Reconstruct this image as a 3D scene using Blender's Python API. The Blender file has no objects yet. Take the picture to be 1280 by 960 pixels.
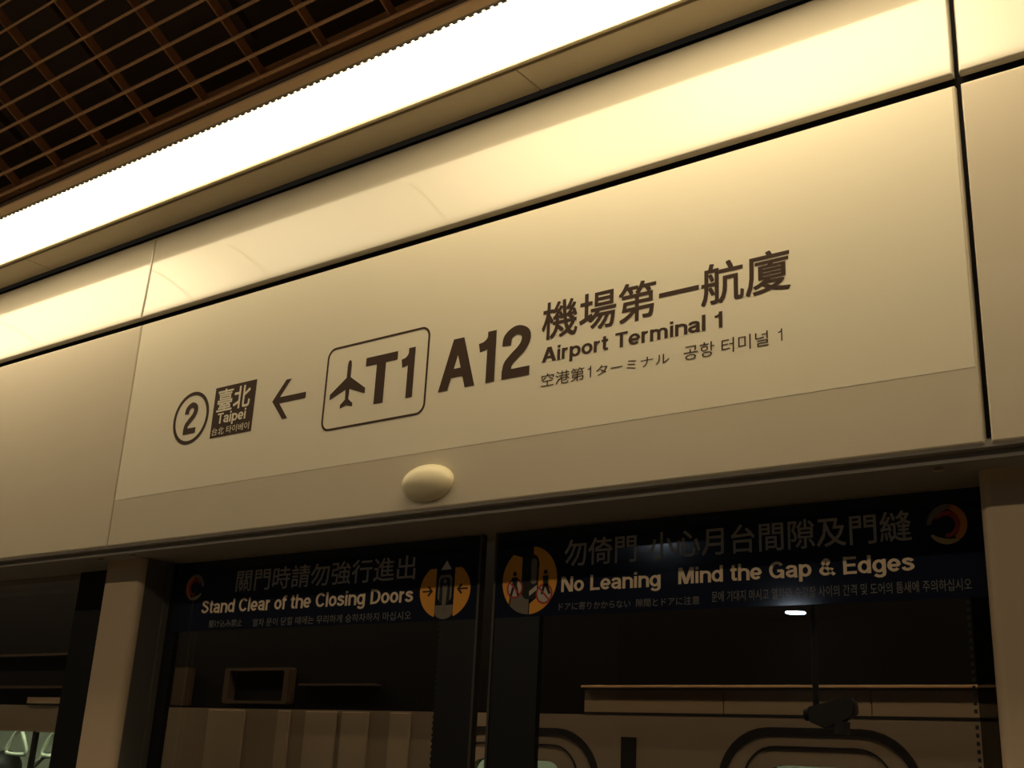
import bpy, bmesh, math, random
from mathutils import Matrix, Vector
random.seed(4)
C = bpy.context.scene.collection
EYE = 1.60                       # eye height above the platform floor; z values below are relative to it

# ------------------------------------------------------------------ camera
cam_d = bpy.data.cameras.new('camera'); cam = bpy.data.objects.new('camera', cam_d); C.objects.link(cam)
cam_d.sensor_fit = 'HORIZONTAL'; cam_d.sensor_width = 36.0; cam_d.lens = 40.39
cam_d.clip_start = 0.05; cam_d.clip_end = 100
right = Vector((0.80178877, 0.59566273, 0.04817347))
fwd = Vector((-0.57791592, 0.75232333, 0.31626382))
up = Vector((0.15214454, -0.281417, 0.94744737))
m = Matrix((right, up, -fwd)).transposed().to_4x4(); m.translation = (0, 0, EYE)
cam.matrix_world = m
bpy.context.scene.camera = cam

# ------------------------------------------------------------------ world, exposure
sc = bpy.context.scene
sc.view_settings.view_transform = 'Standard'; sc.view_settings.look = 'None'
sc.view_settings.gamma = 1; sc.view_settings.exposure = 0.0; sc.view_settings.use_curve_mapping = False
w = bpy.data.worlds.new('world'); sc.world = w; w.use_nodes = True
w.node_tree.nodes['Background'].inputs[0].default_value = (1, .8, .55, 1)
w.node_tree.nodes['Background'].inputs[1].default_value = 0.010
LAMP_COL = (1.0, .80, .47)
LAMP = 7.8          # bright trough light along the fascia
ROW = 21.0           # lamp row over the middle of the platform
TRAIN_FILL = 12.0          # unseen strip light added to brighten the train

# ------------------------------------------------------------------ materials
def mat(name, col, rough=.5, metal=0, spec=.5, emit=None, es=0, noise=0, nscale=30, bump=0, coat=0, coat_rough=.1):
    M = bpy.data.materials.new(name); M.use_nodes = True
    nt = M.node_tree; b = nt.nodes['Principled BSDF']
    b.inputs['Base Color'].default_value = (*col, 1); b.inputs['Roughness'].default_value = rough
    b.inputs['Metallic'].default_value = metal; b.inputs['Specular IOR Level'].default_value = spec
    b.inputs['Coat Weight'].default_value = coat; b.inputs['Coat Roughness'].default_value = coat_rough
    if emit: b.inputs['Emission Color'].default_value = (*emit, 1); b.inputs['Emission Strength'].default_value = es
    if noise or bump:
        tc = nt.nodes.new('ShaderNodeTexCoord'); n = nt.nodes.new('ShaderNodeTexNoise'); n.inputs['Scale'].default_value = nscale
        n.inputs['Detail'].default_value = 4
        nt.links.new(tc.outputs['Object'], n.inputs['Vector'])
        if noise:
            mr = nt.nodes.new('ShaderNodeMapRange'); mr.inputs['To Min'].default_value = 1-noise; mr.inputs['To Max'].default_value = 1+noise
            nt.links.new(n.outputs['Fac'], mr.inputs['Value'])
            vm = nt.nodes.new('ShaderNodeVectorMath'); vm.operation = 'SCALE'; vm.inputs[0].default_value = col
            nt.links.new(mr.outputs[0], vm.inputs['Scale']); nt.links.new(vm.outputs[0], b.inputs['Base Color'])
        if bump:
            bp = nt.nodes.new('ShaderNodeBump'); bp.inputs['Strength'].default_value = bump; bp.inputs['Distance'].default_value = .002
            nt.links.new(n.outputs['Fac'], bp.inputs['Height']); nt.links.new(bp.outputs[0], b.inputs['Normal'])
    return M
def glass(name, tint, spec_mix=1.0, rough=0.0):
    M = bpy.data.materials.new(name); M.use_nodes = True; nt = M.node_tree; nt.nodes.clear()
    o = nt.nodes.new('ShaderNodeOutputMaterial'); t = nt.nodes.new('ShaderNodeBsdfTransparent'); t.inputs[0].default_value = (*tint, 1)
    g = nt.nodes.new('ShaderNodeBsdfGlossy'); g.inputs['Roughness'].default_value = rough
    f = nt.nodes.new('ShaderNodeFresnel'); 
    ge = nt.nodes.new('ShaderNodeNewGeometry'); ma = nt.nodes.new('ShaderNodeMath'); ma.operation = 'MULTIPLY_ADD'
    ma.inputs[1].default_value = 1/1.5-1.5; ma.inputs[2].default_value = 1.5          # same index from either side of the thin pane
    nt.links.new(ge.outputs['Backfacing'], ma.inputs[0]); nt.links.new(ma.outputs[0], f.inputs[0])
    mx = nt.nodes.new('ShaderNodeMixShader')
    nt.links.new(f.outputs[0], mx.inputs[0]); nt.links.new(t.outputs[0], mx.inputs[1]); nt.links.new(g.outputs[0], mx.inputs[2])
    nt.links.new(mx.outputs[0], o.inputs[0]); return M

M = {}
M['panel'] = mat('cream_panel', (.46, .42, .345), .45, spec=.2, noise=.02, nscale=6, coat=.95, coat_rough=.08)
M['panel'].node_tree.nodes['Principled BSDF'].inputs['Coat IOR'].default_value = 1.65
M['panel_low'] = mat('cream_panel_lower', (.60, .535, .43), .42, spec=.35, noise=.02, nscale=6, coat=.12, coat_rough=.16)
M['film'] = mat('sign_film', (.77, .715, .585), .5, spec=.3, noise=.015, nscale=8)
M['ink'] = mat('dark_brown_ink', (.060, .037, .028), .7, spec=.12)
M['seam'] = mat('seam_black', (.012, .011, .013), .7, spec=.1)
M['soffit'] = mat('soffit_board', (.62, .53, .38), .45, spec=.3)
M['trim'] = mat('trim_paint', (.72, .50, .30), .45, spec=.3)
M['bar'] = mat('grille_paint', (.62, .36, .19), .5, spec=.3)
M['carrier'] = mat('carrier_paint', (.14, .10, .075), .6, spec=.2)
M['void'] = mat('ceiling_void', (.14, .115, .10), .9, spec=0)
M['lamp'] = mat('diffuser', (.9, .9, .85), .5, emit=LAMP_COL, es=LAMP)
# diffuser emission varied along the run to shape its reflection in the upper panels
_n = M['lamp'].node_tree; _tc = _n.nodes.new('ShaderNodeTexCoord'); _sx = _n.nodes.new('ShaderNodeSeparateXYZ'); _mr = _n.nodes.new('ShaderNodeMapRange')
_mr.inputs['From Min'].default_value = -9; _mr.inputs['From Max'].default_value = 3
_cr = _n.nodes.new('ShaderNodeValToRGB'); _cr.color_ramp.interpolation = 'EASE'
_pts = [(-9, .60), (-5.2, .60), (-4.1, .64), (-3.45, .37), (-2.6, .34), (-1.7, .70), (-1.15, 1.0), (-.75, 1.0), (-.45, .55), (3, .5)]
while len(_cr.color_ramp.elements) < len(_pts): _cr.color_ramp.elements.new(.5)
for _e, (_x, _v) in zip(_cr.color_ramp.elements, _pts): _e.position = (_x+9)/12; _e.color = (_v, _v, _v, 1)
_m = _n.nodes.new('ShaderNodeMath'); _m.operation = 'MULTIPLY'; _m.inputs[1].default_value = LAMP*1.6
_n.links.new(_tc.outputs['Object'], _sx.inputs[0]); _n.links.new(_sx.outputs[0], _mr.inputs[0]); _n.links.new(_mr.outputs[0], _cr.inputs[0])
_n.links.new(_cr.outputs[0], _m.inputs[0]); _n.links.new(_m.outputs[0], _n.nodes['Principled BSDF'].inputs['Emission Strength'])
M['lampseam'] = mat('diffuser_joint', (.85, .8, .6), .5, emit=LAMP_COL, es=2.0)
M['row'] = mat('row_diffuser', (.9, .9, .85), .5, emit=(1, .78, .48), es=ROW)
M['spot'] = mat('downlight_lens', (.9, .9, .9), .5, emit=(.72, .85, 1), es=60)
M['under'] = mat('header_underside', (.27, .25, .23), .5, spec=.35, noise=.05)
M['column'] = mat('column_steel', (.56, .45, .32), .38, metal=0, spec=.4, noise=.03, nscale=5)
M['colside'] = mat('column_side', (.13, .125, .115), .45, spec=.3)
M['dome'] = mat('dome_plastic', (.82, .74, .52), .35, spec=.5)
M['black'] = mat('black_frame', (.012, .012, .012), .4, spec=.3)
M['gasket'] = mat('gasket', (.05, .045, .04), .5)
M['glass'] = glass('door_glass', (.84, .84, .84))
M['smoked'] = glass('smoked_glass', (.45, .45, .45))
M['tglass'] = glass('train_glass', (.8, .86, .8))
M['navy'] = mat('navy_film', (.012, .016, .034), .07, spec=.45)
M['tan'] = mat('tan_lettering', (.80, .66, .50), .5, spec=.2)
M['greyl'] = mat('grey_lettering', (.34, .33, .31), .5, spec=.2)
M['dimgrey'] = mat('dim_lettering', (.20, .195, .185), .5, spec=.2)
M['orange'] = mat('pictogram_orange', (.80, .36, .05), .5, spec=.2)
M['pgrey'] = mat('pictogram_grey', (.20, .175, .145), .5, spec=.2)
M['pwhite'] = mat('pictogram_white', (.55, .50, .43), .5, spec=.2)
M['pred'] = mat('pictogram_red', (.45, .05, .05), .5, spec=.2)
M['pdark'] = mat('pictogram_black', (.015, .016, .015), .5, spec=.2)
M['swirl_o'] = mat('swirl_orange', (.55, .20, .045), .5, spec=.2)
M['swirl_y'] = mat('swirl_yellow', (.42, .33, .16), .5, spec=.2)
M['swirl_r'] = mat('swirl_red', (.32, .05, .04), .5, spec=.2)
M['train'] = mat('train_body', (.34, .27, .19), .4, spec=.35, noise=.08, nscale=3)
M['reflection_tone'] = mat('reflection_tone_paint', (.40, .32, .22), .4, spec=.35, noise=.1, nscale=3)  # lighter tone imitating reflections over the left train side
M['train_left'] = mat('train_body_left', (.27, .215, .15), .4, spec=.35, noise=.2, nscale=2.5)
M['train_band'] = mat('train_band', (.42, .32, .20), .4, spec=.35, noise=.15, nscale=2)
M['gold'] = mat('gold_trim', (.95, .66, .36), .35, metal=.3, spec=.6)
M['tdark'] = mat('train_dark', (.009, .008, .007), .6, spec=.1)
M['tbox'] = mat('train_equipment', (.09, .062, .04), .6, spec=.2)
M['line'] = mat('train_groove', (.025, .022, .02), .6, spec=.2)
M['interior'] = mat('train_interior', (.82, .84, .66), .5, spec=.3)
M['tlamp'] = mat('train_lamp', (.9, .95, .85), .5, emit=(1, .98, .78), es=22.0)
M['strap'] = mat('strap_plastic', (.75, .80, .62), .35, spec=.5)
M['steel'] = mat('steel_rail', (.7, .7, .66), .25, metal=.9)
M['cctv'] = mat('cctv_housing', (.07, .068, .065), .5, spec=.3)
M['floor'] = mat('floor_tile', (.20, .175, .145), .35, spec=.4, noise=.15, nscale=2)
M['wall'] = mat('tunnel_wall', (.03, .028, .026), .9, spec=.1)
M['skin'] = mat('skin', (.45, .28, .2), .5); M['hair'] = mat('hair', (.02, .017, .015), .5); M['cloth'] = mat('shirt', (.05, .06, .09), .8)
M['screw'] = mat('screw_steel', (.7, .55, .45), .3, metal=.7)

# ------------------------------------------------------------------ helpers
def link(name, bm, mt, parent=None, smooth=False):
    me = bpy.data.meshes.new(name); bmesh.ops.recalc_face_normals(bm, faces=bm.faces[:]); bm.to_mesh(me); bm.free()
    if mt: me.materials.append(M[mt])
    if smooth:
        for p in me.polygons: p.use_smooth = True
    o = bpy.data.objects.new(name, me); C.objects.link(o)
    if parent: o.parent = parent
    return o
def addbox(bm, x0, x1, y0, y1, z0, z1, bev=0, seg=2):
    r = bmesh.ops.create_cube(bm, size=1)
    vs = r['verts']
    for v in vs:
        v.co = Vector((x0+(v.co.x+.5)*(x1-x0), y0+(v.co.y+.5)*(y1-y0), EYE+z0+(v.co.z+.5)*(z1-z0)))
    if bev:
        es = list({e for v in vs for e in v.link_edges})
        bmesh.ops.bevel(bm, geom=es, offset=bev, segments=seg, affect='EDGES', profile=.5)
def box(name, x0, x1, y0, y1, z0, z1, mt, parent=None, bev=0, seg=2):
    bm = bmesh.new(); addbox(bm, x0, x1, y0, y1, z0, z1, bev, seg); return link(name, bm, mt, parent)
def prism(bm, pts, y0, y1):
    """closed outline pts in (x, z) extruded between y0 (front) and y1"""
    a = [bm.verts.new((x, y0, EYE+z)) for x, z in pts]; b = [bm.verts.new((x, y1, EYE+z)) for x, z in pts]
    bm.faces.new(a); bm.faces.new(b[::-1])
    n = len(pts)
    for i in range(n): bm.faces.new((a[i], b[i], b[(i+1) % n], a[(i+1) % n]))
def ringprism(bm, outer, inner, y0, y1):
    n = len(outer)
    R = [[bm.verts.new((x, y, EYE+z)) for x, z in L] for L in (outer, inner) for y in (y0, y1)]
    of, ob, nf, nb = R
    for i in range(n):
        j = (i+1) % n
        bm.faces.new((of[i], of[j], nf[j], nf[i])); bm.faces.new((ob[i], nb[i], nb[j], ob[j]))
        bm.faces.new((of[i], ob[i], ob[j], of[j])); bm.faces.new((nf[i], nf[j], nb[j], nb[i]))
def rrect(x0, x1, z0, z1, r, seg=8):
    pts = []
    for cx, cz, a0 in ((x1-r, z1-r, 0), (x0+r, z1-r, 90), (x0+r, z0+r, 180), (x1-r, z0+r, 270)):
        for k in range(seg+1):
            a = math.radians(a0+90*k/seg); pts.append((cx+r*math.cos(a), cz+r*math.sin(a)))
    return pts
def circ(cx, cz, rx, rz=None, n=48, a0=0, a1=360):
    rz = rz or rx
    full = abs(a1-a0) >= 360
    return [(cx+rx*math.cos(math.radians(a0+(a1-a0)*k/(n if full else n-1))), cz+rz*math.sin(math.radians(a0+(a1-a0)*k/(n if full else n-1)))) for k in range(n)]
def shape(name, pts, y, mt, parent, th=.0008):
    bm = bmesh.new(); prism(bm, pts, y-th, y); return link(name, bm, mt, parent)
def thing(name, label, cat, loc, group=None):
    o = bpy.data.objects.new(name, None); C.objects.link(o); o.location = loc; o.empty_display_size = .1
    o['label'] = label; o['category'] = cat
    if group: o['group'] = group
    return o
def keep(o, parent):
    """parent while leaving world coordinates as modelled"""
    o.parent = parent
    if parent.type == 'EMPTY': o.matrix_parent_inverse = Matrix.Translation(-Vector(parent.location))
    return o
def tag(o, label, cat, group=None):
    o['label'] = label; o['category'] = cat
    if group: o['group'] = group
    return o
def struct(o, label=None):
    o['kind'] = 'structure'
    if label: o['label'] = label
    return o
# bold grotesque lettering drawn stroke by stroke (cap height 100, x-height 74)
SW = 17.5
def _arc(cx, cy, rx, ry, a0, a1, n=14):
    return [(cx+rx*math.cos(math.radians(a0+(a1-a0)*k/n)), cy+ry*math.sin(math.radians(a0+(a1-a0)*k/n))) for k in range(n+1)]
def _spl(P, n=5):
    out = []; Q = [P[0]]+list(P)+[P[-1]]
    for i in range(1, len(Q)-2):
        for k in range(n):
            t = k/n; a, b, c, d = Q[i-1:i+3]
            out.append(tuple(.5*(2*b[j]+(c[j]-a[j])*t+(2*a[j]-5*b[j]+4*c[j]-d[j])*t*t+(3*b[j]-a[j]-3*c[j]+d[j])*t**3) for j in (0, 1)))
    return out+[P[-1]]
_S = [(44, 53), (40, 61), (27, 65), (14, 61), (13, 50), (27, 41), (42, 32), (44, 19), (28, 9), (13, 13), (8, 23)]
_bowl = lambda cx: ('o', cx, 37, 20, 28)
_arch = lambda x0, rx=20: _arc(x0+rx, 46, rx, 19, 172, 0)+[(x0+2*rx, 0)]
# glyph: advance, strokes; a stroke is a centre line, ('o', ellipse) or ('d', x0, y0, x1, y1, horizontal width)
GL = {
 'A': (76, [('d', 10, 0, 37, 100, 20), ('d', 66, 0, 39, 100, 20), [(18, 32), (58, 32)]]),
 'T': (64, [[(2, 90.5), (62, 90.5)], [(32, 0), (32, 90)]]),
 '1': (50, [[(6, 71), (17, 73), (26, 79), (32, 89)], [(31, 0), (31, 100)]]),
 '2': (62, [_spl([(11, 64), (14, 81), (30, 91), (46, 84), (49, 70), (42, 55), (26, 40), (15, 27), (13, 8)]), [(4, 9), (58, 9)]]),
 'S': (68, [_spl([(x*1.22, y*1.355+(.8 if y > 40 else -1)) for x, y in _S])]),
 'C': (72, [_arc(38, 50, 28, 41, 38, 322, 26)]),
 'G': (78, [_arc(38, 50, 28, 41, 38, 340, 28), [(64, 0), (64, 46)], [(66, 44), (40, 44)]]),
 'D': (72, [[(11, 0), (11, 100)], [(11, 90.7), (32, 90.7)]+_arc(32, 50, 29, 40.7, 80, -80, 20)+[(32, 9.3), (11, 9.3)]]),
 'E': (64, [[(11, 0), (11, 100)], [(12, 90.7), (60, 90.7)], [(12, 51), (56, 51)], [(12, 9.3), (61, 9.3)]]),
 'L': (58, [[(11, 0), (11, 100)], [(12, 9.3), (56, 9.3)]]),
 'N': (74, [[(11, 0), (11, 100)], [(62, 0), (62, 100)], ('d', 13, 100, 60, 0, 22)]),
 'M': (86, [[(10.5, 0), (10.5, 100)], [(74.5, 0), (74.5, 100)], ('d', 14, 100, 42.5, 0, 19), ('d', 71, 100, 42.5, 0, 19)]),
 '&': (74, [_spl([(68, 3), (48, 28), (25, 60), (20, 76), (32, 91), (44, 79), (38, 64), (18, 44), (10, 26), (24, 9.5), (44, 14), (58, 42)])]),
 'a': (58, [_spl([(9, 52), (14, 62), (27, 65), (41, 61), (45, 50)])+[(45, 10), (49, 0)], _spl([(44, 42), (28, 38), (12, 33), (10, 20), (22, 9), (38, 13), (45, 25)])]),
 'd': (62, [_bowl(29), [(50, 0), (50, 100)]]), 'e': (59, [_arc(29, 37, 20, 28, -4, 318, 28), [(11, 35), (50, 35)]]),
 'f': (35, [[(14, 0), (14, 82), (18, 89), (34, 91)], [(1, 67), (33, 67)]]),
 'g': (62, [_bowl(29), _spl([(50, 74), (50, 20), (50, -6), (42, -17), (26, -19), (11, -10)])]),
 'h': (60, [[(11, 0), (11, 100)], _arch(11)]), 'n': (60, [[(11, 0), (11, 74)], _arch(11)]),
 'i': (24, [[(12, 0), (12, 73)], [(12, 83), (12, 100)]]), 'l': (24, [[(12, 0), (12, 100)]]),
 'm': (90, [[(11, 0), (11, 74)], _arch(11, 16.5), _arch(44, 16.5)]),
 'o': (59, [_bowl(29)]), 'p': (62, [_bowl(32), [(11, -26), (11, 74)]]),
 'r': (40, [[(11, 0), (11, 74)], _arc(32, 43, 21, 22, 172, 86, 8)]),
 's': (54, [_spl(_S)]), 't': (36, [[(16, 94), (16, 18), (20, 10), (34, 9)], [(2, 67), (33, 67)]]), ' ': (30, []),
}
def ribbon(bm, pts, hw, f, lv, closed=False):
    n = len(pts); L = []; R = []
    for i in range(n):
        p = pts[i]; a = pts[i-1] if (i or closed) else None; b = pts[(i+1) % n] if (i < n-1 or closed) else None
        d1 = (p[0]-a[0], p[1]-a[1]) if a else None; d2 = (b[0]-p[0], b[1]-p[1]) if b else None
        d1 = d1 or d2; d2 = d2 or d1
        l1, l2 = math.hypot(*d1), math.hypot(*d2); n1 = (-d1[1]/l1, d1[0]/l1); n2 = (-d2[1]/l2, d2[0]/l2)
        m_ = (n1[0]+n2[0], n1[1]+n2[1]); q = m_[0]*n1[0]+m_[1]*n1[1]; k = hw/max(q, .6)
        L.append(bm.verts.new(f(p[0]+m_[0]*k, p[1]+m_[1]*k, lv))); R.append(bm.verts.new(f(p[0]-m_[0]*k, p[1]-m_[1]*k, lv)))
    for i in range(n if closed else n-1):
        j = (i+1) % n; bm.faces.new((L[i], L[j], R[j], R[i]))
def latin(name, s, x0, x1, z0, z1, y, mt, parent, th=.0008, weight=SW, split=False):
    """z0 baseline, z1 cap height; x0..x1 the ink of the whole string"""
    tot = sum(GL[c][0] for c in s)-6; kx = (x1-x0)/tot; kz = (z1-z0)/100; pen = -2.0; out = []; bm = bmesh.new(); lv = 0
    for c in s:
        f = lambda a, b, l, pen=pen: Vector((x0+(pen+a)*kx, y-th+.00003*l, EYE+z0+b*kz))
        for st in GL[c][1]:
            lv = (lv+1) % 5
            if st[0] == 'o': ribbon(bm, _arc(*st[1:], 0, 360, 28)[:-1], weight/2, f, lv, True)
            elif st[0] == 'd': bm.faces.new([bm.verts.new(f(a, b, lv)) for a, b in ((st[1]-st[5]/2, st[2]), (st[1]+st[5]/2, st[2]), (st[3]+st[5]/2, st[4]), (st[3]-st[5]/2, st[4]))])
            else: ribbon(bm, st, weight/2, f, lv)
        pen += GL[c][0]
        if split and c != ' ': out.append(bm); bm = bmesh.new()
    if not split: out.append(bm)
    else: bm.free()
    return [link(name, b, mt, parent) for b in out]
def glyphs(s, res):
    cu = bpy.data.curves.new('tmp', 'FONT'); cu.body = s; cu.size = 1; cu.resolution_u = res
    o = bpy.data.objects.new('tmp', cu); C.objects.link(o); bpy.context.view_layer.update()
    me = bpy.data.meshes.new_from_object(o.evaluated_get(bpy.context.evaluated_depsgraph_get()))
    bpy.data.objects.remove(o); bpy.data.curves.remove(cu); return me
def text(name, s, x0, x1, z0, z1, y, mt, parent, off=0.0, th=.0008, res=3, split=False):
    """flat lettering whose ink fills the box x0..x1, z0..z1 on the plane y, facing the platform;
    split gives one object per character"""
    if s.isascii(): return latin(name, s, x0, x1, z0, z1, y, mt, parent, th, weight=SW if len(s) < 4 else 15.5, split=split)
    me = glyphs(s, res); xs = [v.co.x for v in me.vertices]; ys = [v.co.y for v in me.vertices]
    ax, bx, ay, by = min(xs)-off, max(xs)+off, min(ys)-off, max(ys)+off
    kx, kz = (x1-x0)/(bx-ax), (z1-z0)/(by-ay)
    jobs = [(me, 0.0)]
    if split:
        bpy.data.meshes.remove(me); jobs = []
        for i, ch in enumerate(s):
            if ch == ' ': continue
            g = glyphs(ch, res); p = glyphs(s[:i+1], res)
            jobs.append((g, max(v.co.x for v in p.vertices)-max(v.co.x for v in g.vertices))); bpy.data.meshes.remove(p)
    out = []
    for g, dx0 in jobs:
        for v in g.vertices: v.co = Vector((x0+(v.co.x+dx0-ax)*kx, y-th, EYE+z0+(v.co.y-ay)*kz))
        bm = bmesh.new(); bm.from_mesh(g); bpy.data.meshes.remove(g)
        bmesh.ops.remove_doubles(bm, verts=bm.verts, dist=1e-6)
        if off:                            # heavier weight: shifted copies of the glyph, each a hair deeper
            base = bm.faces[:]
            for k, (dx, dz) in enumerate(((1, 1), (1, -1), (-1, 1), (-1, -1), (1, 0), (-1, 0), (0, 1), (0, -1))):
                q = bmesh.ops.duplicate(bm, geom=base)['geom']
                bmesh.ops.translate(bm, verts=[v for v in q if isinstance(v, bmesh.types.BMVert)], vec=(dx*off*kx, .00003*(k+1), dz*off*kz))
        out.append(link(name, bm, mt, parent))
    return out
def tube(bm, pts, r, n=8, closed=False):
    P = [Vector(p) for p in pts]; N = len(P); rings = []
    prev = None
    for i, p in enumerate(P):
        if closed: d = P[(i+1) % N]-P[i-1]
        else: d = P[min(i+1, N-1)]-P[max(i-1, 0)]
        d.normalize()
        u = d.orthogonal().normalized() if prev is None else (prev - d*prev.dot(d)).normalized()
        prev = u; v = d.cross(u)
        rr = r[i] if isinstance(r, (list, tuple)) else r
        rings.append([bm.verts.new(p+rr*(math.cos(2*math.pi*k/n)*u+math.sin(2*math.pi*k/n)*v)) for k in range(n)])
    for i in range(N if closed else N-1):
        a, b = rings[i], rings[(i+1) % N]
        for k in range(n): bm.faces.new((a[k], a[(k+1) % n], b[(k+1) % n], b[k]))
    if not closed: bm.faces.new(rings[0][::-1]); bm.faces.new(rings[-1])

WY = 2.40      # face of the fascia
GY = 2.70      # face of the glass doors
XL, XR = -9.0, 3.0

# ------------------------------------------------------------------ setting
struct(box('floor', XL-3, XR+3, -14, 2.95, -1.70, -1.60, 'floor'))
struct(box('wall_tunnel', XL-3, XR+3, 7.2, 7.3, -2.8, 3.2, 'wall'))
struct(box('wall_far', XL-3, XR+3, -14.1, -14.0, -1.6, 3.0, 'wall'))
struct(box('floor_trackbed', XL-3, XR+3, 2.95, 7.2, -2.8, -2.7, 'wall'))

# fascia wall: dark backing with separate panels in front of it
wf = struct(box('wall_front', XL, XR, WY+.022, WY+.36, .70, 1.93, 'seam'), 'dark backing behind the cream fascia panels')
def panel(x0, x1, z0, z1, mt, tilt0, curl, name='panel', par=wf, y=WY, roll=.006):
    """sheet-metal panel with rolled edges; tilt0 = lean in degrees, curl = extra lean reached at its lower edge"""
    bm = bmesh.new(); nx, prof = 24, []
    prof = [(z0, .020), (z0+.0005, .006), (z0+roll*.35, .002), (z0+roll, 0), (z0+roll*1.3, 0)] + [(z0+roll+(z1-z0-2*roll)*k/14, 0) for k in range(1, 14)] + [(z1-roll*1.3, 0), (z1-roll, 0), (z1-roll*.35, .002), (z1-.0005, .006), (z1, .020)]
    xs = [(x0, .020), (x0+.0005, .004), (x0+.004, 0), (x0+.006, 0)] + [(x0+.004+(x1-x0-.008)*k/nx, 0) for k in range(1, nx)] + [(x1-.006, 0), (x1-.004, 0), (x1-.0005, .004), (x1, .020)]
    rows = []
    zk = z1-(z1-z0)*.50                       # above this height the sheet is flat
    def lean(z):
        t = math.tan(math.radians(tilt0))*(z-z1)
        if z < zk: t -= math.radians(curl)*(zk-z)**2/(2*(zk-z0))
        return t
    for z, d in prof:
        rows.append([bm.verts.new((x, y+max(d, e)+lean(z), EYE+z)) for x, e in xs])
    for i in range(len(rows)-1):
        for j in range(len(xs)-1): bm.faces.new((rows[i][j], rows[i][j+1], rows[i+1][j+1], rows[i+1][j]))
    o = link(name, bm, mt, par, smooth=True)
    return o
SL0, SL1, SR0, SR1 = -3.643, -3.638, -.607, -.594
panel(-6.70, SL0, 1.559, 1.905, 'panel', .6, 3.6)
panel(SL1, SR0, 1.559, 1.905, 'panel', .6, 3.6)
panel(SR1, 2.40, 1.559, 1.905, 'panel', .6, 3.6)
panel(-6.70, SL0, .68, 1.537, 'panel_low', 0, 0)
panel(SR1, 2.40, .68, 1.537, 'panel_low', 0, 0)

# the sign panel over the doors
sp = thing('sign_panel', 'long cream fascia panel with brown station lettering above the doors', 'sign', ((SL1+SR0)/2, WY, EYE+.68))
o = keep(panel(SL1, SR0, .68, 1.537, 'panel_low', 0, 0, name='metal_panel', par=None), sp)
bm = bmesh.new(); addbox(bm, SL1+.004, SR0-.006, WY-.0005, WY+.001, .850, 1.531)
film = keep(link('sign_film', bm, 'film'), sp)
FY = WY-.0005
def T(s, x0, x1, z0, z1, off=0, mt='ink', label=None, y=FY, par=film, name='lettering', th=.0008):
    big = (z1-z0) > .07
    for o in text('character' if big and len(s) > 1 else name, s, x0, x1, z0, z1, y, mt, None, off, th, split=big):
        keep(o, par)
        if label and not (big and len(s) > 1): o['label'] = label
def S(pts, mt='ink', name='symbol', y=FY, par=film, label=None, th=.0008):
    o = shape(name, pts, y, mt, None, th); keep(o, par)
    if label: o['label'] = label
    return o
def latin_row(t, x0, x1, z0, z1):
    for o in latin('lettering', t, x0, x1, z0, z1, FY, 'ink', None, weight=9.5): keep(o, film)
# circled 2
cx, cz = -3.257, 1.109
bm = bmesh.new(); ringprism(bm, circ(cx, cz, .0965), circ(cx, cz, .0835), FY-.0008, FY); o = keep(link('ring', bm, 'ink'), film); o['label'] = 'thin brown ring around the figure 2'
T('2', cx-.036, cx+.034, cz-.058, cz+.058, .02, label='brown figure 2 inside the ring')
# Taipei plate
b = S([(-3.137, 1.018), (-2.926, 1.018), (-2.926, 1.200), (-3.137, 1.200)], name='plate', label='dark brown plate naming the line destination')
T('臺北', -3.120, -2.950, 1.108, 1.190, .014, 'film', 'cream Chinese characters on the brown plate', y=FY-.0009, th=.0006)
T('Taipei', -3.108, -2.962, 1.066, 1.104, .012, 'film', 'cream word Taipei on the brown plate', y=FY-.0009, th=.0006)
T('台北 타이베이', -3.128, -2.938, 1.026, 1.053, .0, 'film', 'small cream Japanese and Korean line on the brown plate', y=FY-.0009, th=.0006)
# arrow
def stroke(pts, wd):
    out = []
    (x0, z0), (x1, z1) = pts; dx, dz = x1-x0, z1-z0; L = math.hypot(dx, dz); nx, nz = -dz/L*wd/2, dx/L*wd/2
    return [(x0+nx, z0+nz), (x0-nx, z0-nz), (x1-nx, z1-nz), (x1+nx, z1+nz)]
ax, az = -2.836, 1.106
S([(ax, az), (ax+.058, az+.068), (ax+.082, az+.068), (ax+.035, az+.0105), (-2.678, az+.0105), (-2.678, az-.0105), (ax+.035, az-.0105), (ax+.082, az-.068), (ax+.058, az-.068)], name='arrow', label='brown arrow pointing left')
# boxed plane + T1
bm = bmesh.new(); ringprism(bm, rrect(-2.592, -2.160, .968, 1.246, .034), rrect(-2.585, -2.167, .975, 1.239, .028), FY-.0008, FY)
o = keep(link('outline_box', bm, 'ink'), film); o['label'] = 'thin brown rounded outline around plane and T1'
pcx, pt, pb = -2.489, 1.192, 1.036
half = [(0, pt), (.006, pt-.004), (.0085, pt-.018), (.0085, pt-.056), (.074, 1.100), (.074, 1.083), (.0085, 1.098), (.0070, 1.062), (.026, 1.048), (.026, 1.036), (0, 1.044)]
half = [(0, pt), (.006, pt-.004), (.0085, pt-.018), (.0085, pt-.058), (.076, 1.088), (.076, 1.070), (.0085, 1.095), (.0070, 1.062), (.026, 1.047), (.026, 1.035), (0, 1.043)]
S([(pcx+x, z) for x, z in half]+[(pcx-x, z) for x, z in half[::-1][1:-1]], name='plane_symbol', label='brown aeroplane symbol')
T('T', -2.418, -2.290, 1.028, 1.187, .034, label='brown capital T inside the outline')
T('1', -2.272, -2.205, 1.028, 1.187, .034, label='brown figure 1 inside the outline')
T('A12', -2.110, -1.785, 1.026, 1.182, .034, label='large brown station code A12')
T('機場第一航廈', -1.748, -1.018, 1.117, 1.230, .0125, label='large brown Chinese station name')
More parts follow.
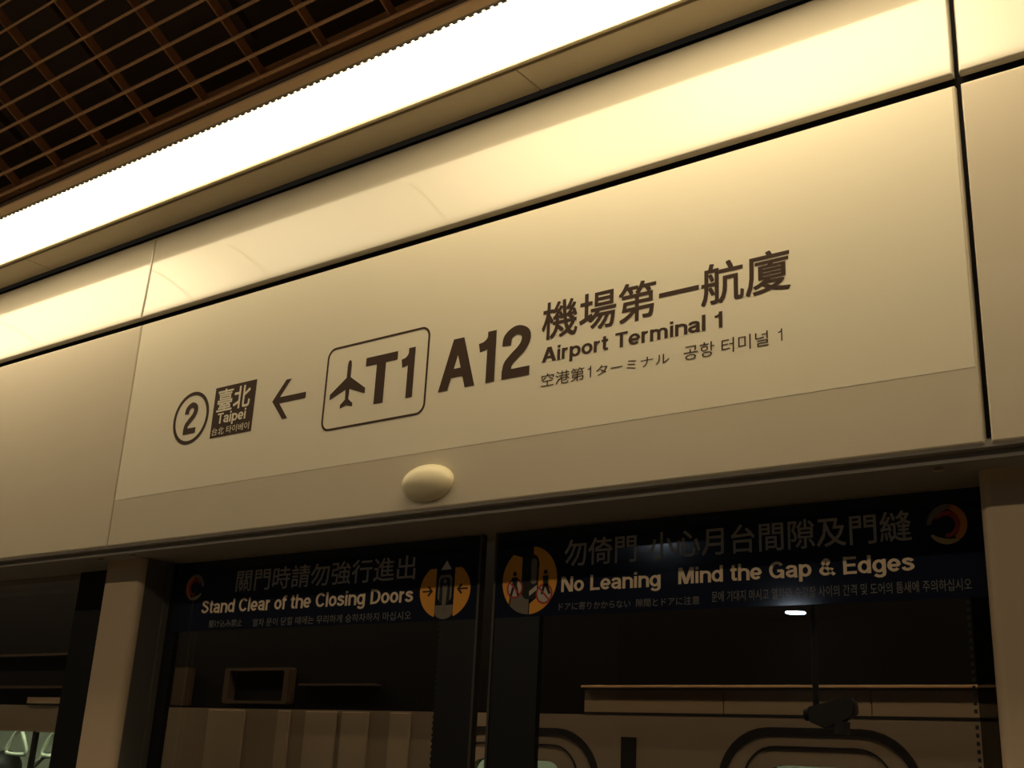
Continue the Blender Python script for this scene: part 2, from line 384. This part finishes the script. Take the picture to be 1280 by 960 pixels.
T('Airport Terminal 1', -1.743, -1.194, 1.053, 1.096, .022, label='brown words Airport Terminal 1')
T('空港第', -1.743, -1.603, .982, 1.020, 0, label='small brown Japanese station name, first half')
latin_row('1', -1.594, -1.578, .985, 1.018)
T('ターミナル', -1.566, -1.347, .986, 1.014, 0, label='small brown Japanese station name, second half')
T('공항 터미널', -1.306, -1.078, .983, 1.022, 0, label='small brown Korean station name')
latin_row('1', -1.055, -1.039, .988, 1.020)

# domed sensor on the panel
dm = thing('dome_sensor', 'small cream oval dome fixed low on the sign panel', 'sensor', (-2.125, WY, EYE+.754))
bm = bmesh.new(); bmesh.ops.create_uvsphere(bm, u_segments=40, v_segments=20, radius=1)
for v in bm.verts: v.co = Vector((-2.124+v.co.x*.093, WY-.001-max(v.co.y*-1, -.05)*.050, EYE+.755+v.co.z*.054))
keep(link('dome_cover', bm, 'dome', smooth=True), dm)
bm = bmesh.new(); prism(bm, circ(-2.124, .755, .089, .051), WY-.006, WY+.0005); o = keep(link('base_ring', bm, 'gasket'), dm)

# ------------------------------------------------------------------ header underside (recessed door head)
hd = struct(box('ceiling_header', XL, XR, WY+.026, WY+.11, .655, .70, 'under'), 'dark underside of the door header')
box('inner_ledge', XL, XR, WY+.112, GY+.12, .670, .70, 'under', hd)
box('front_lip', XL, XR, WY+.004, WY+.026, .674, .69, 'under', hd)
for x in (-3.75, -3.56, -.72):
    bm = bmesh.new(); r = bmesh.ops.create_cone(bm, cap_ends=True, segments=16, radius1=.011, radius2=.008, depth=.006)
    bmesh.ops.translate(bm, verts=bm.verts, vec=(x, WY+.058, EYE+.652)); link('screw', bm, 'screw', hd)

# ------------------------------------------------------------------ ceiling: soffit, trough light, trim, open grille
sf = struct(box('trim_1', XL, XR, 2.240, 2.402, 1.945, 1.97, 'seam'), 'soffit between the trough light and the fascia')
box('soffit_lip', XL, XR, 2.235, 2.249, 1.918, 1.945, 'soffit', sf, .002, 1)
xj = [XL, -6.9, -4.335, -1.78, .78, XR]
for a, b_ in zip(xj[:-1], xj[1:]): box('soffit_board', a+.002, b_-.002, 2.262, 2.386, 1.920, 1.945, 'soffit', sf, .0015, 1)

cl = thing('ceiling_light', 'long glaring white trough light running above the fascia', 'light', (-3, 2.11, EYE+1.92))
xs = [XL, -6.35, -5.15, -3.96, -3.47, -2.51, -.25, .95, XR]
bm = bmesh.new()
o = keep(box('housing', XL, XR, 1.985, 2.235, 1.985, 2.06, 'trim'), cl)
for a, b_ in zip(xs[:-1], xs[1:]):
    o = keep(box('diffuser', a+.004, b_-.004, 1.985, 2.235, 1.928, 1.936, 'lamp'), cl)
for a in xs[1:-1]: keep(box('diffuser_joint', a-.004, a+.004, 1.987, 2.19, 1.926, 1.934, 'lampseam'), cl)
# serrated edge strip on the room side of the trough
bm = bmesh.new(); x = -7.0
addbox(bm, XL, XR, 1.974, 1.985, 1.916, 1.985)
while x < 1.0:
    addbox(bm, x, x+.016, 1.984, 1.990, 1.914, 1.926); x += .028
o = keep(link('serrated_edge', bm, 'under'), cl); o['kind'] = 'stuff'

struct(box('trim_2', XL, XR, 1.934, 1.975, 1.914, 1.935, 'trim', None, .002, 1), 'tan edge trim between grille and trough light')

# sloping open grille
ce = struct(box('ceiling', XL-3, XR+3, -14, .60, 2.73, 2.85, 'void'), 'dark ceiling')
SLO = math.atan(.587); ux, uz = -math.cos(SLO), math.sin(SLO); nx_, nz_ = math.sin(SLO), math.cos(SLO)
def slab(name, x0, x1, d0, d1, h0, h1, mt, parent):
    """box laid along the sloping ceiling: d = distance up the slope, h = height above its lower face"""
    bm = bmesh.new(); r = bmesh.ops.create_cube(bm, size=1)
    for v in r['verts']:
        x = x0+(v.co.x+.5)*(x1-x0); d = d0+(v.co.y+.5)*(d1-d0); h = h0+(v.co.z+.5)*(h1-h0)
        v.co = Vector((x, 1.932+d*ux+h*nx_, EYE+1.92+d*uz+h*nz_))
    return link(name, bm, mt, parent)
slab('void_board', XL-1, XR+1, -.15, 1.75, .42, .45, 'void', ce)
slab('grille_edge', XL, XR, -.004, .004, .0, .03, 'void', ce)
for k in range(22):
    d = .036+.0672*k
    slab('grille_bar', XL, XR, d-.0028, d+.0028, 0, .030, 'bar', ce)
x = -8.43
while x < 2.0:
    slab('cross_bar', x-.003, x+.003, .018, 1.55, .028, .062, 'bar', ce); x += .2695
# carriers above the grille
for k, x in enumerate([-3.93, -3.30, -2.62]):
    slab('carrier', x-.012, x+.012, .1, 1.5, .22, .25, 'carrier', ce)

# lamp row over the platform and small downlights further back
t = thing('strip_lamp', 'long strip lamp hung under the dark platform ceiling', 'light', (-3, -1.35, EYE+2.66))
keep(box('lamp_tray', XL, XR, -1.43, -1.27, 2.66, 2.725, 'trim'), t)
keep(box('tube', XL+.02, XR-.02, -1.40, -1.30, 2.645, 2.665, 'row'), t)
for (x, y, r, l) in ((-6.60, -6.15, .16, 'nearer round downlight whose glare falls on the right door sign'), (-7.95, -13.1, .17, 'far round downlight mirrored in the right door glass')):
    z = 2.55
    t = thing('downlight', l, 'light', (x, y, EYE+2.7))
    bm = bmesh.new(); bmesh.ops.create_cone(bm, cap_ends=True, segments=32, radius1=r, radius2=r, depth=.02); bmesh.ops.translate(bm, verts=bm.verts, vec=(x, y, EYE+2.70)); keep(link('lens', bm, 'spot'), t)
    bm = bmesh.new(); bmesh.ops.create_cone(bm, cap_ends=True, segments=32, radius1=r*1.35, radius2=r*1.2, depth=.02); bmesh.ops.translate(bm, verts=bm.verts, vec=(x, y, EYE+2.72)); keep(link('rim', bm, 'steel'), t)

# ------------------------------------------------------------------ columns
def column(x0, x1, label):
    t = thing('door_column', label, 'column', ((x0+x1)/2, 2.63, 0))
    bm = bmesh.new()
    pts = [(x0, GY-.03)]
    R = .028
    for k in range(7):
        a = math.radians(180+90*k/6); pts.append((x0+R+R*math.cos(a), 2.56+R+R*math.sin(a)))
    for k in range(7):
        a = math.radians(270+90*k/6); pts.append((x1-R+R*math.cos(a), 2.56+R+R*math.sin(a)))
    pts.append((x1, GY-.03))
    lo = [bm.verts.new((x, y, 0)) for x, y in pts]; hi = [bm.verts.new((x, y, EYE+.668)) for x, y in pts]
    for i in range(len(pts)):
        j = (i+1) % len(pts); bm.faces.new((lo[i], lo[j], hi[j], hi[i]))
    bm.faces.new(lo[::-1]); bm.faces.new(hi)
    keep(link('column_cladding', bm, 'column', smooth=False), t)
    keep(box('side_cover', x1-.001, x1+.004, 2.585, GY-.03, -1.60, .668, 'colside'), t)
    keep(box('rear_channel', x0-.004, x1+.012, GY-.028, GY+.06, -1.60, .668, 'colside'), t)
    return t
column(-3.872, -3.642, 'beige steel column at the left end of the door sign')
column(-.672, -.44, 'beige steel column at the right end of the door sign')

# ------------------------------------------------------------------ glass doors
def frit(bm, x, z0, z1, d, step=.017):
    z = z0
    while z < z1:
        addbox(bm, min(x, x+d), max(x, x+d), GY-.0005, GY+.0005, z, z+step*.5); z += step
DB, DT = -1.59, .665
# left leaf
dl = struct(box('door_1', -3.600, -2.152, GY, GY+.012, DB, DT, 'glass'), 'left sliding glass door leaf with a navy notice band')
dr = struct(box('door_2', -2.098, -.680, GY, GY+.012, DB, DT, 'glass'), 'right sliding glass door leaf with a navy notice band')
for par, xa, xb in ((dl, -2.300, -2.160), (dr, -2.090, -1.930)):
    box('stile', xa, xb, GY-.004, GY+.016, DB, .415, 'black', par)
box('stile', -3.640, -3.575, GY-.004, GY+.016, DB, .665, 'black', dl)
box('stile', -.745, -.690, GY+.014, GY+.03, DB, .415, 'smoked', dr)
box('edge_seal', -2.160, -2.152, GY-.007, GY+.018, DB, .665, 'gasket', dl)
box('edge_seal', -2.100, -2.092, GY-.007, GY+.018, DB, .665, 'gasket', dr)
bm = bmesh.new(); frit(bm, -2.300, DB, .41, -.007); frit(bm, -3.575, DB, .41, .006); o = link('frit_dots', bm, 'black', dl); o['kind'] = 'stuff'
bm = bmesh.new(); frit(bm, -.745, DB, .41, -.007); o = link('frit_dots', bm, 'black', dr); o['kind'] = 'stuff'
NY = GY-.005
def plate(par, x0, x1, z0, z1): return box('notice_band', x0, x1, NY, GY-.0042, z0, z1, 'navy', par)
bl = plate(dl, -3.598, -2.162, .412, .664); br = plate(dr, -2.090, -.700, .412, .664)
def D(par, s, x0, x1, z0, z1, off, mt, label): 
    big = mt == 'greyl'
    for o in text('character' if big else 'lettering', s, x0, x1, z0, z1, NY, mt, None, off, .0006, 2, split=big):
        o.parent = par
        if not big: o['label'] = label
def P(par, name, pts, mt, lv=1, label=None):
    o = shape(name, pts, NY-.0006*(lv-1), mt, par, .0006)
    if label: o['label'] = label
    return o
# left notice
D(bl, '關門時請勿強行進出', -3.262, -2.414, .543, .621, .008, 'greyl', 'grey Chinese warning characters')
D(bl, 'Stand Clear of the Closing Doors', -3.436, -2.417, .473, .521, .020, 'tan', 'tan words Stand Clear of the Closing Doors')
D(bl, '駆け込み禁止', -3.384, -3.205, .422, .448, 0, 'dimgrey', 'small dim Japanese warning line')
D(bl, '열차 문이 닫힐 때에는 무리하게 승하차하지 마십시오', -3.150, -2.418, .419, .446, 0, 'dimgrey', 'small dim Korean warning line')
# right notice
D(br, '勿倚門', -1.850, -1.612, .548, .625, .010, 'greyl', 'grey Chinese characters for no leaning')
D(br, '小心月台間隙及門縫', -1.572, -.862, .550, .625, .010, 'greyl', 'grey Chinese characters about the platform gap')
D(br, 'No Leaning', -1.858, -1.536, .477, .520, .020, 'tan', 'tan words No Leaning')
D(br, 'Mind the Gap & Edges', -1.483, -.862, .480, .523, .020, 'tan', 'tan words Mind the Gap & Edges')
D(br, 'ドアに寄りかからない  隙間とドアに注意', -1.863, -1.420, .425, .447, 0, 'dimgrey', 'small dim Japanese notice line')
D(br, '문에 기대지 마시고 열차와 승강장 사이의 간격 및 도어의 틈새에 주의하십시오', -1.385, -.735, .429, .456, 0, 'dimgrey', 'small dim Korean notice line')
# left pictogram: closing doors between two orange segments
cx, cz, rx, rz = -2.288, .503, .100, .086
def seg_pts(side):
    pts = []
    lim = .040
    for k in range(24):
        a = math.radians(-66+k*(66+52)/23); pts.append((cx+side*rx*math.cos(a), cz+rz*math.sin(a)))
    top, bot = pts[-1][1], pts[0][1]
    return pts+[(cx+side*.037, top), (cx+side*.037, bot)]
P(bl, 'orange_segment', seg_pts(-1), 'orange', 1, 'left orange segment of the door symbol'); P(bl, 'orange_segment', seg_pts(1), 'orange', 1, 'right orange segment of the door symbol')
P(bl, 'arrow_triangle', [(cx-.020, .566), (cx+.022, .566), (cx+.002, .594)], 'pwhite', 1, 'grey triangle above the door symbol')
P(bl, 'figure_base', [(cx-.036, .458), (cx+.036, .458), (cx+.036, .430)]+circ(cx, .438, .036, .022, 12, 0, -180)+[(cx-.036, .43)], 'pgrey', 1, 'grey base of the door symbol')
P(bl, 'train_outline', rrect(cx-.027, cx+.027, .470, .550, .014), 'pgrey', 1)
P(bl, 'train_opening', rrect(cx-.020, cx+.020, .462, .541, .012), 'pdark', 2)
P(bl, 'person_symbol', circ(cx, .530, .007, n=16), 'pgrey', 3); P(bl, 'person_symbol', [(cx-.009, .519), (cx+.011, .519), (cx+.009, .484), (cx+.006, .440), (cx+.001, .440), (cx, .478), (cx-.001, .440), (cx-.006, .440), (cx-.007, .484)], 'pgrey', 3)
def arr(x, z, s, d):
    P(bl, 'small_arrow', [(x, z), (x-d*.016, z+.016), (x-d*.022, z+.013), (x-d*.012, z+.0025), (x-d*.042, z+.0025), (x-d*.042, z-.0025), (x-d*.012, z-.0025), (x-d*.022, z-.013), (x-d*.016, z-.016)], 'pdark', 2)
arr(cx-.047, .502, 1, 1); arr(cx+.048, .505, 1, -1)
# right pictogram: two prohibition figures beside a door
cx, cz, rx, rz = -1.970, .517, .097, .098
P(br, 'orange_segment', [(cx+.012, cz+rz)]+circ(cx, cz, rx, rz, 30, 82, -88)+[(cx+.004, cz-rz+.03), (cx+.030, cz-.05), (cx+.034, cz+.05), (cx+.012, cz+.075)], 'orange', 1, 'right orange part of the leaning symbol')
P(br, 'orange_segment', circ(cx, cz, rx, rz, 24, 128, 228)+[(cx-.066, cz-.005), (cx-.028, cz-.005), (cx-.028, cz+.068)], 'orange', 1, 'left orange part of the leaning symbol')
P(br, 'door_symbol', [(cx-.070, cz-.066)]+circ(cx, cz, rx, rz, 12, 223, 270)+[(cx, cz-.02), (cx-.03, cz-.018), (cx-.030, cz-.035), (cx-.068, cz-.04)], 'pgrey', 1, 'grey lower part of the leaning symbol')
P(br, 'door_panel', rrect(cx-.026, cx+.032, cz-.055, cz+.074, .022), 'pdark', 2)
P(br, 'door_window', rrect(cx+.006, cx+.026, cz-.012, cz+.062, .009), 'pgrey', 3)
P(br, 'door_stripe', [(cx+.002, cz-.046), (cx+.028, cz-.030), (cx+.028, cz-.016), (cx+.002, cz-.032)], 'pwhite', 3)
def ban(x, z, r, px, pz):
    bm = bmesh.new(); ringprism(bm, circ(x, z, r, n=28), circ(x, z, r*.82, n=28), NY-.0024, NY-.0018); link('prohibition_ring', bm, 'pred', br)
    P(br, 'ring_field', circ(x, z, r*.84, n=28), 'pwhite', 3)
    P(br, 'slash', stroke([(x-r*.6, z+r*.6), (x+r*.6, z-r*.6)], .005), 'pred', 5)
    P(br, 'person_symbol', circ(px, pz, .0065, n=14), 'pdark', 5)
    P(br, 'person_symbol', [(px-.010, pz-.010), (px+.010, pz-.010), (px+.009, pz-.034), (px+.020, pz-.062), (px+.012, pz-.064), (px, pz-.040), (px-.008, pz-.064), (px-.015, pz-.062), (px-.007, pz-.034)], 'pdark', 4)
ban(cx-.050, cz-.022, .029, cx-.052, cz+.020); ban(cx+.055, cz-.042, .029, cx+.058, cz+.020)
# round operator emblems at the outer ends of the two notices
def swirl(par, x, z, rx, rz, flip):
    def arc(a0, a1, r0, r1, mt, lv, n=26, rim=None):
        pts = [(x+flip*rx*r0*math.cos(math.radians(a0+(a1-a0)*k/(n-1))), z+rz*r0*math.sin(math.radians(a0+(a1-a0)*k/(n-1)))) for k in range(n)]
        inn = [(x+flip*rx*(r1+(rim or 0)*math.sin(math.pi*k/(n-1)))*math.cos(math.radians(a1+(a0-a1)*k/(n-1))), z+rz*(r1+(rim or 0)*math.sin(math.pi*k/(n-1)))*math.sin(math.radians(a1+(a0-a1)*k/(n-1)))) for k in range(n)]
        P(par, 'emblem_arc', pts+inn, mt, lv)
    arc(75, 178, 1, .80, 'pgrey', 1, rim=-.14); arc(-60, 80, 1, .72, 'swirl_o', 1, rim=-.08); arc(-148, -55, 1, .86, 'swirl_y', 1, rim=-.14)
    arc(-100, 150, .66, .50, 'swirl_r', 2, rim=-.10)
swirl(br, -.780, .583, .046, .047, 1)
swirl(bl, -3.490, .571, .050, .047, -1)

# left bay
w1 = struct(box('window_1', XL, -4.235, GY, GY+.012, DB, DT, 'glass'), 'fixed glass screen left of the column')
box('window_frame', -4.235, -3.878, GY-.004, GY+.03, DB, .668, 'black', w1)
w2 = struct(box('window_2', -.40, XR, GY, GY+.012, DB, DT, 'glass'), 'fixed glass screen right of the column')

# ------------------------------------------------------------------ train behind the doors
TY = 3.30
tr = thing('train', 'brown-lit train side with gold trim line seen through the doors', 'train', (-3.5, TY, EYE-1.6))
def tb(name, *a, **k): return keep(box(name, *a, **k), tr)
# lower body skin with window openings, built as a grid of plates round the openings
def skin(x0, x1, z0, z1, holes, mt):
    xs = sorted({x0, x1, *[h[0] for h in holes], *[h[1] for h in holes]}); zs = sorted({z0, z1, *[h[2] for h in holes], *[h[3] for h in holes]})
    bm = bmesh.new()
    for i in range(len(xs)-1):
        for j in range(len(zs)-1):
            mx, mz = (xs[i]+xs[i+1])/2, (zs[j]+zs[j+1])/2
            if any(h[0] < mx < h[1] and h[2] < mz < h[3] for h in holes): continue
            addbox(bm, xs[i], xs[i+1], TY, TY+.04, zs[j], zs[j+1])
    bmesh.ops.remove_doubles(bm, verts=bm.verts, dist=1e-5)
    return link('body_side', bm, mt)
WIN = [(-2.63, -2.25, -.62, .032), (-1.53, -1.21, -.62, .050), (-7.0, -5.00, -.62, .058)]
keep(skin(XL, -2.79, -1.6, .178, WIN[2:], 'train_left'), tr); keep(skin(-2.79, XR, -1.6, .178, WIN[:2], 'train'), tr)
for (a, b_, c, d) in WIN[:2]:
    for off, wd, zz in ((.066, .006, .048), (.150, .020, .100)):
        bm = bmesh.new(); ringprism(bm, rrect(a-off, b_+off, c-zz, d+zz, .05+off*.8), rrect(a-off+wd, b_+off-wd, c-zz+wd, d+zz-wd, .04+off*.8), TY-.004, TY)
        o = keep(link('window_surround', bm, 'line'), tr)
for (a, b_, c, d) in WIN:
    r = .045 if b_-a < 1 else .02
    bm = bmesh.new(); n = 36
    outer = rrect(a-.002, b_+.002, c-.002, d+.002, .0021); inner = rrect(a+.006, b_-.006, c+.006, d-.006, r)
    ringprism(bm, outer, inner, TY-.002, TY+.03); wf_ = keep(link('window_frame', bm, 'train'), tr)
    keep(box('window_pane', a, b_, TY+.012, TY+.018, c, d, 'tglass'), wf_)
tb('window_post', -5.363, -5.341, TY-.002, TY+.02, -.62, .058, 'line')
tb('door_seam', -2.020, -1.965, TY-.003, TY+.001, -1.5, .11, 'line')
for a, b_ in ((-4.06, -3.83), (-3.63, -3.56), (-3.47, -3.30), (-3.27, -3.13), (-3.02, -2.92)):     # added ribs standing in for pale reflections left of the gold line
    tb('reflection_rib', a, b_, TY-.012, TY+.001, -1.5, .172, 'reflection_tone', bev=.003, seg=1)
# upper band with gold gutter line
tb('groove', -2.165, XR, TY-.001, TY+.02, .178, .186, 'line')
for a, b_ in ((-2.165, -1.66), (-1.657, -1.2), (-1.197, XR)): tb('upper_panel', a, b_, TY, TY+.03, .186, .256, 'train_band')
tb('gold_trim', -2.170, XR, TY-.018, TY+.03, .262, .270, 'gold', bev=.001, seg=1)
tb('roof_shell', XL, XR, TY+.06, TY+.10, .178, .85, 'tdark')
# equipment frames in the dark strip above the left doors
for (a, b_, c, d) in ((-4.02, -3.62, .20, .345), (-6.2, -5.16, .26, .43)):
    bm = bmesh.new(); ringprism(bm, rrect(a, b_, c, d, .01, 2), rrect(a+.03, b_-.03, c+.012, d-.012, .008, 2), TY+.02, TY+.06); keep(link('equipment_frame', bm, 'tbox'), tr)
tb('equipment_frame', -4.36, -4.27, TY+.02, TY+.06, .19, .35, 'tbox')
tb('rain_strip', -3.56, -3.14, TY+.02, TY+.06, .272, .280, 'tbox')
tb('rain_strip', -5.45, -5.16, TY-.01, TY+.06, .186, .215, 'train_band')
# interior
tb('cabin_wall', -16, XR, 5.9, 5.95, -1.6, .9, 'interior')
tb('cabin_floor', -16, XR, TY+.04, 5.9, -1.65, -1.6, 'wall')
tb('cabin_ceiling', -16, XR, TY+.10, 5.9, .62, .66, 'interior')
tb('cabin_lamp', -16, XR, 3.45, 3.58, .60, .62, 'tlamp')
tb('cabin_luggage_rack', -16, XR, 5.55, 5.9, .20, .23, 'steel')
# hand straps
tb('strap_rail', -12, XR, 3.80, 3.825, .30, .325, 'steel')
def strap(x, y, z, label):
    t = thing('hand_strap', label, 'strap', (x, y, EYE+z), 'hand straps in the train')
    bm = bmesh.new(); tube(bm, [(x+px*1.35, y, EYE+z+pz*1.05) for px, pz in ((-.02, 0), (.02, 0), (.045, -.04), (.078, -.095), (.07, -.118), (0, -.122), (-.07, -.118), (-.078, -.095), (-.045, -.04))], .011, 8, True)
    keep(link('handle', bm, 'strap', smooth=True), t)
    bm = bmesh.new(); addbox(bm, x-.012, x+.012, y-.002, y+.002, z, .31); keep(link('webbing', bm, 'strap'), t)
strap(-6.335, 3.812, .062, 'pale hand strap nearer the left edge of the train window')
strap(-5.97, 3.812, .062, 'pale hand strap beside the dark window edge')
bm = bmesh.new(); tube(bm, [(-6.45, 4.0, EYE-1.6), (-6.45, 4.0, EYE-.14), (-6.34, 4.0, EYE-.062), (-6.0, 4.0, EYE-.058)], .016, 10)
t = thing('grab_pole', 'bent steel grab pole inside the train window', 'pole', (-6.5, 4.0, 0)); keep(link('rail', bm, 'steel', smooth=True), t)

# passenger whose dark hair shows at the left edge
px, py, ht = -6.92, 4.10, 1.60
pe = thing('person', 'passenger with dark hair standing inside the lit train window', 'person', (px, py, 0))
me = bpy.data.meshes.new('body')
J = [(0, 0, .90, .13), (0, 0, 1.10, .125), (0, 0, 1.28, .13), (0, 0, 1.36, .055), (0, -.01, 1.44, .062), (0, -.015, 1.52, .075),
     (-.17, 0, 1.29, .05), (-.21, 0, 1.03, .038), (-.20, -.06, .80, .028), (.17, 0, 1.29, .05), (.21, 0, 1.03, .038), (.20, -.06, .80, .028),
     (-.09, 0, .80, .085), (-.10, 0, .45, .055), (-.10, .02, .08, .04), (-.10, -.12, .035, .032), (.09, 0, .80, .085), (.10, 0, .45, .055), (.10, .02, .08, .04), (.10, -.12, .035, .032)]
E_ = [(0, 1), (1, 2), (2, 3), (3, 4), (4, 5), (2, 6), (6, 7), (7, 8), (2, 9), (9, 10), (10, 11), (0, 12), (12, 13), (13, 14), (14, 15), (0, 16), (16, 17), (17, 18), (18, 19)]
me.from_pydata([(px+a, py+b_, c*.972) for a, b_, c, r in J], E_, [])
bo = bpy.data.objects.new('body', me); C.objects.link(bo)
md = bo.modifiers.new('s', 'SKIN'); md.use_smooth_shade = True
for i, j in enumerate(J): me.skin_vertices[0].data[i].radius = (j[3], j[3])
me.skin_vertices[0].data[0].use_root = True
bo.modifiers.new('d', 'SUBSURF').levels = 1; bo.modifiers['d'].render_levels = 2
me.materials.append(M['cloth']); keep(bo, pe)
bm = bmesh.new(); bmesh.ops.create_uvsphere(bm, u_segments=24, v_segments=14, radius=1)
for v in bm.verts: v.co = Vector((px+v.co.x*.078, py-.015+v.co.y*.095, 1.425+v.co.z*.115))
keep(link('head', bm, 'skin', smooth=True), pe)
bm = bmesh.new(); bmesh.ops.create_uvsphere(bm, u_segments=24, v_segments=14, radius=1)
bmesh.ops.delete(bm, geom=[v for v in bm.verts if v.co.z < -.25 and v.co.y < .2], context='VERTS')
for v in bm.verts: v.co = Vector((px+v.co.x*.092, py+.005+v.co.y*.105, 1.447+v.co.z*.105))
keep(link('hair', bm, 'hair', smooth=True), pe)

# ------------------------------------------------------------------ surveillance camera hanging behind the right leaf
CY = 2.80
cv = thing('surveillance_camera', 'dark surveillance camera hanging on a rod behind the right door glass', 'camera', (-1.156, CY, EYE+.5))
bm = bmesh.new(); tube(bm, [(-1.156, CY, EYE+.672), (-1.156, CY, EYE+.17)], .008, 10); keep(link('rod', bm, 'cctv', smooth=True), cv)
bm = bmesh.new(); prism(bm, [(-1.176, .176), (-1.144, .183), (-1.070, .202), (-1.057, .193), (-1.053, .174), (-1.055, .158), (-1.075, .150), (-1.126, .124), (-1.172, .142)], CY-.016, CY+.016)
bmesh.ops.bevel(bm, geom=bm.edges[:], offset=.004, segments=2, affect='EDGES'); keep(link('housing', bm, 'cctv'), cv)
bm = bmesh.new(); tube(bm, [(-1.090, CY, EYE+.145), (-1.094, CY, EYE+.113)], .018, 14); keep(link('bracket', bm, 'cctv'), cv)
bm = bmesh.new(); tube(bm, [(-1.170, CY, EYE+.160), (-1.184, CY, EYE+.158)], .015, 14); keep(link('lens', bm, 'black'), cv)

# unseen strip light added behind the header to light the train side
tl = thing('train_fill_light', 'unseen narrow strip light added behind the header to light the train', 'light', (-3, 2.86, EYE+1.2))
M['track'] = mat('fill_tube', (.9, .9, .85), .5, emit=(1, .74, .45), es=TRAIN_FILL)
keep(box('lamp_tray', XL, XR, 2.80, 2.92, 1.24, 1.27, 'under'), tl)
keep(box('tube', XL, XR, 2.83, 2.89, 1.20, 1.24, 'track'), tl)
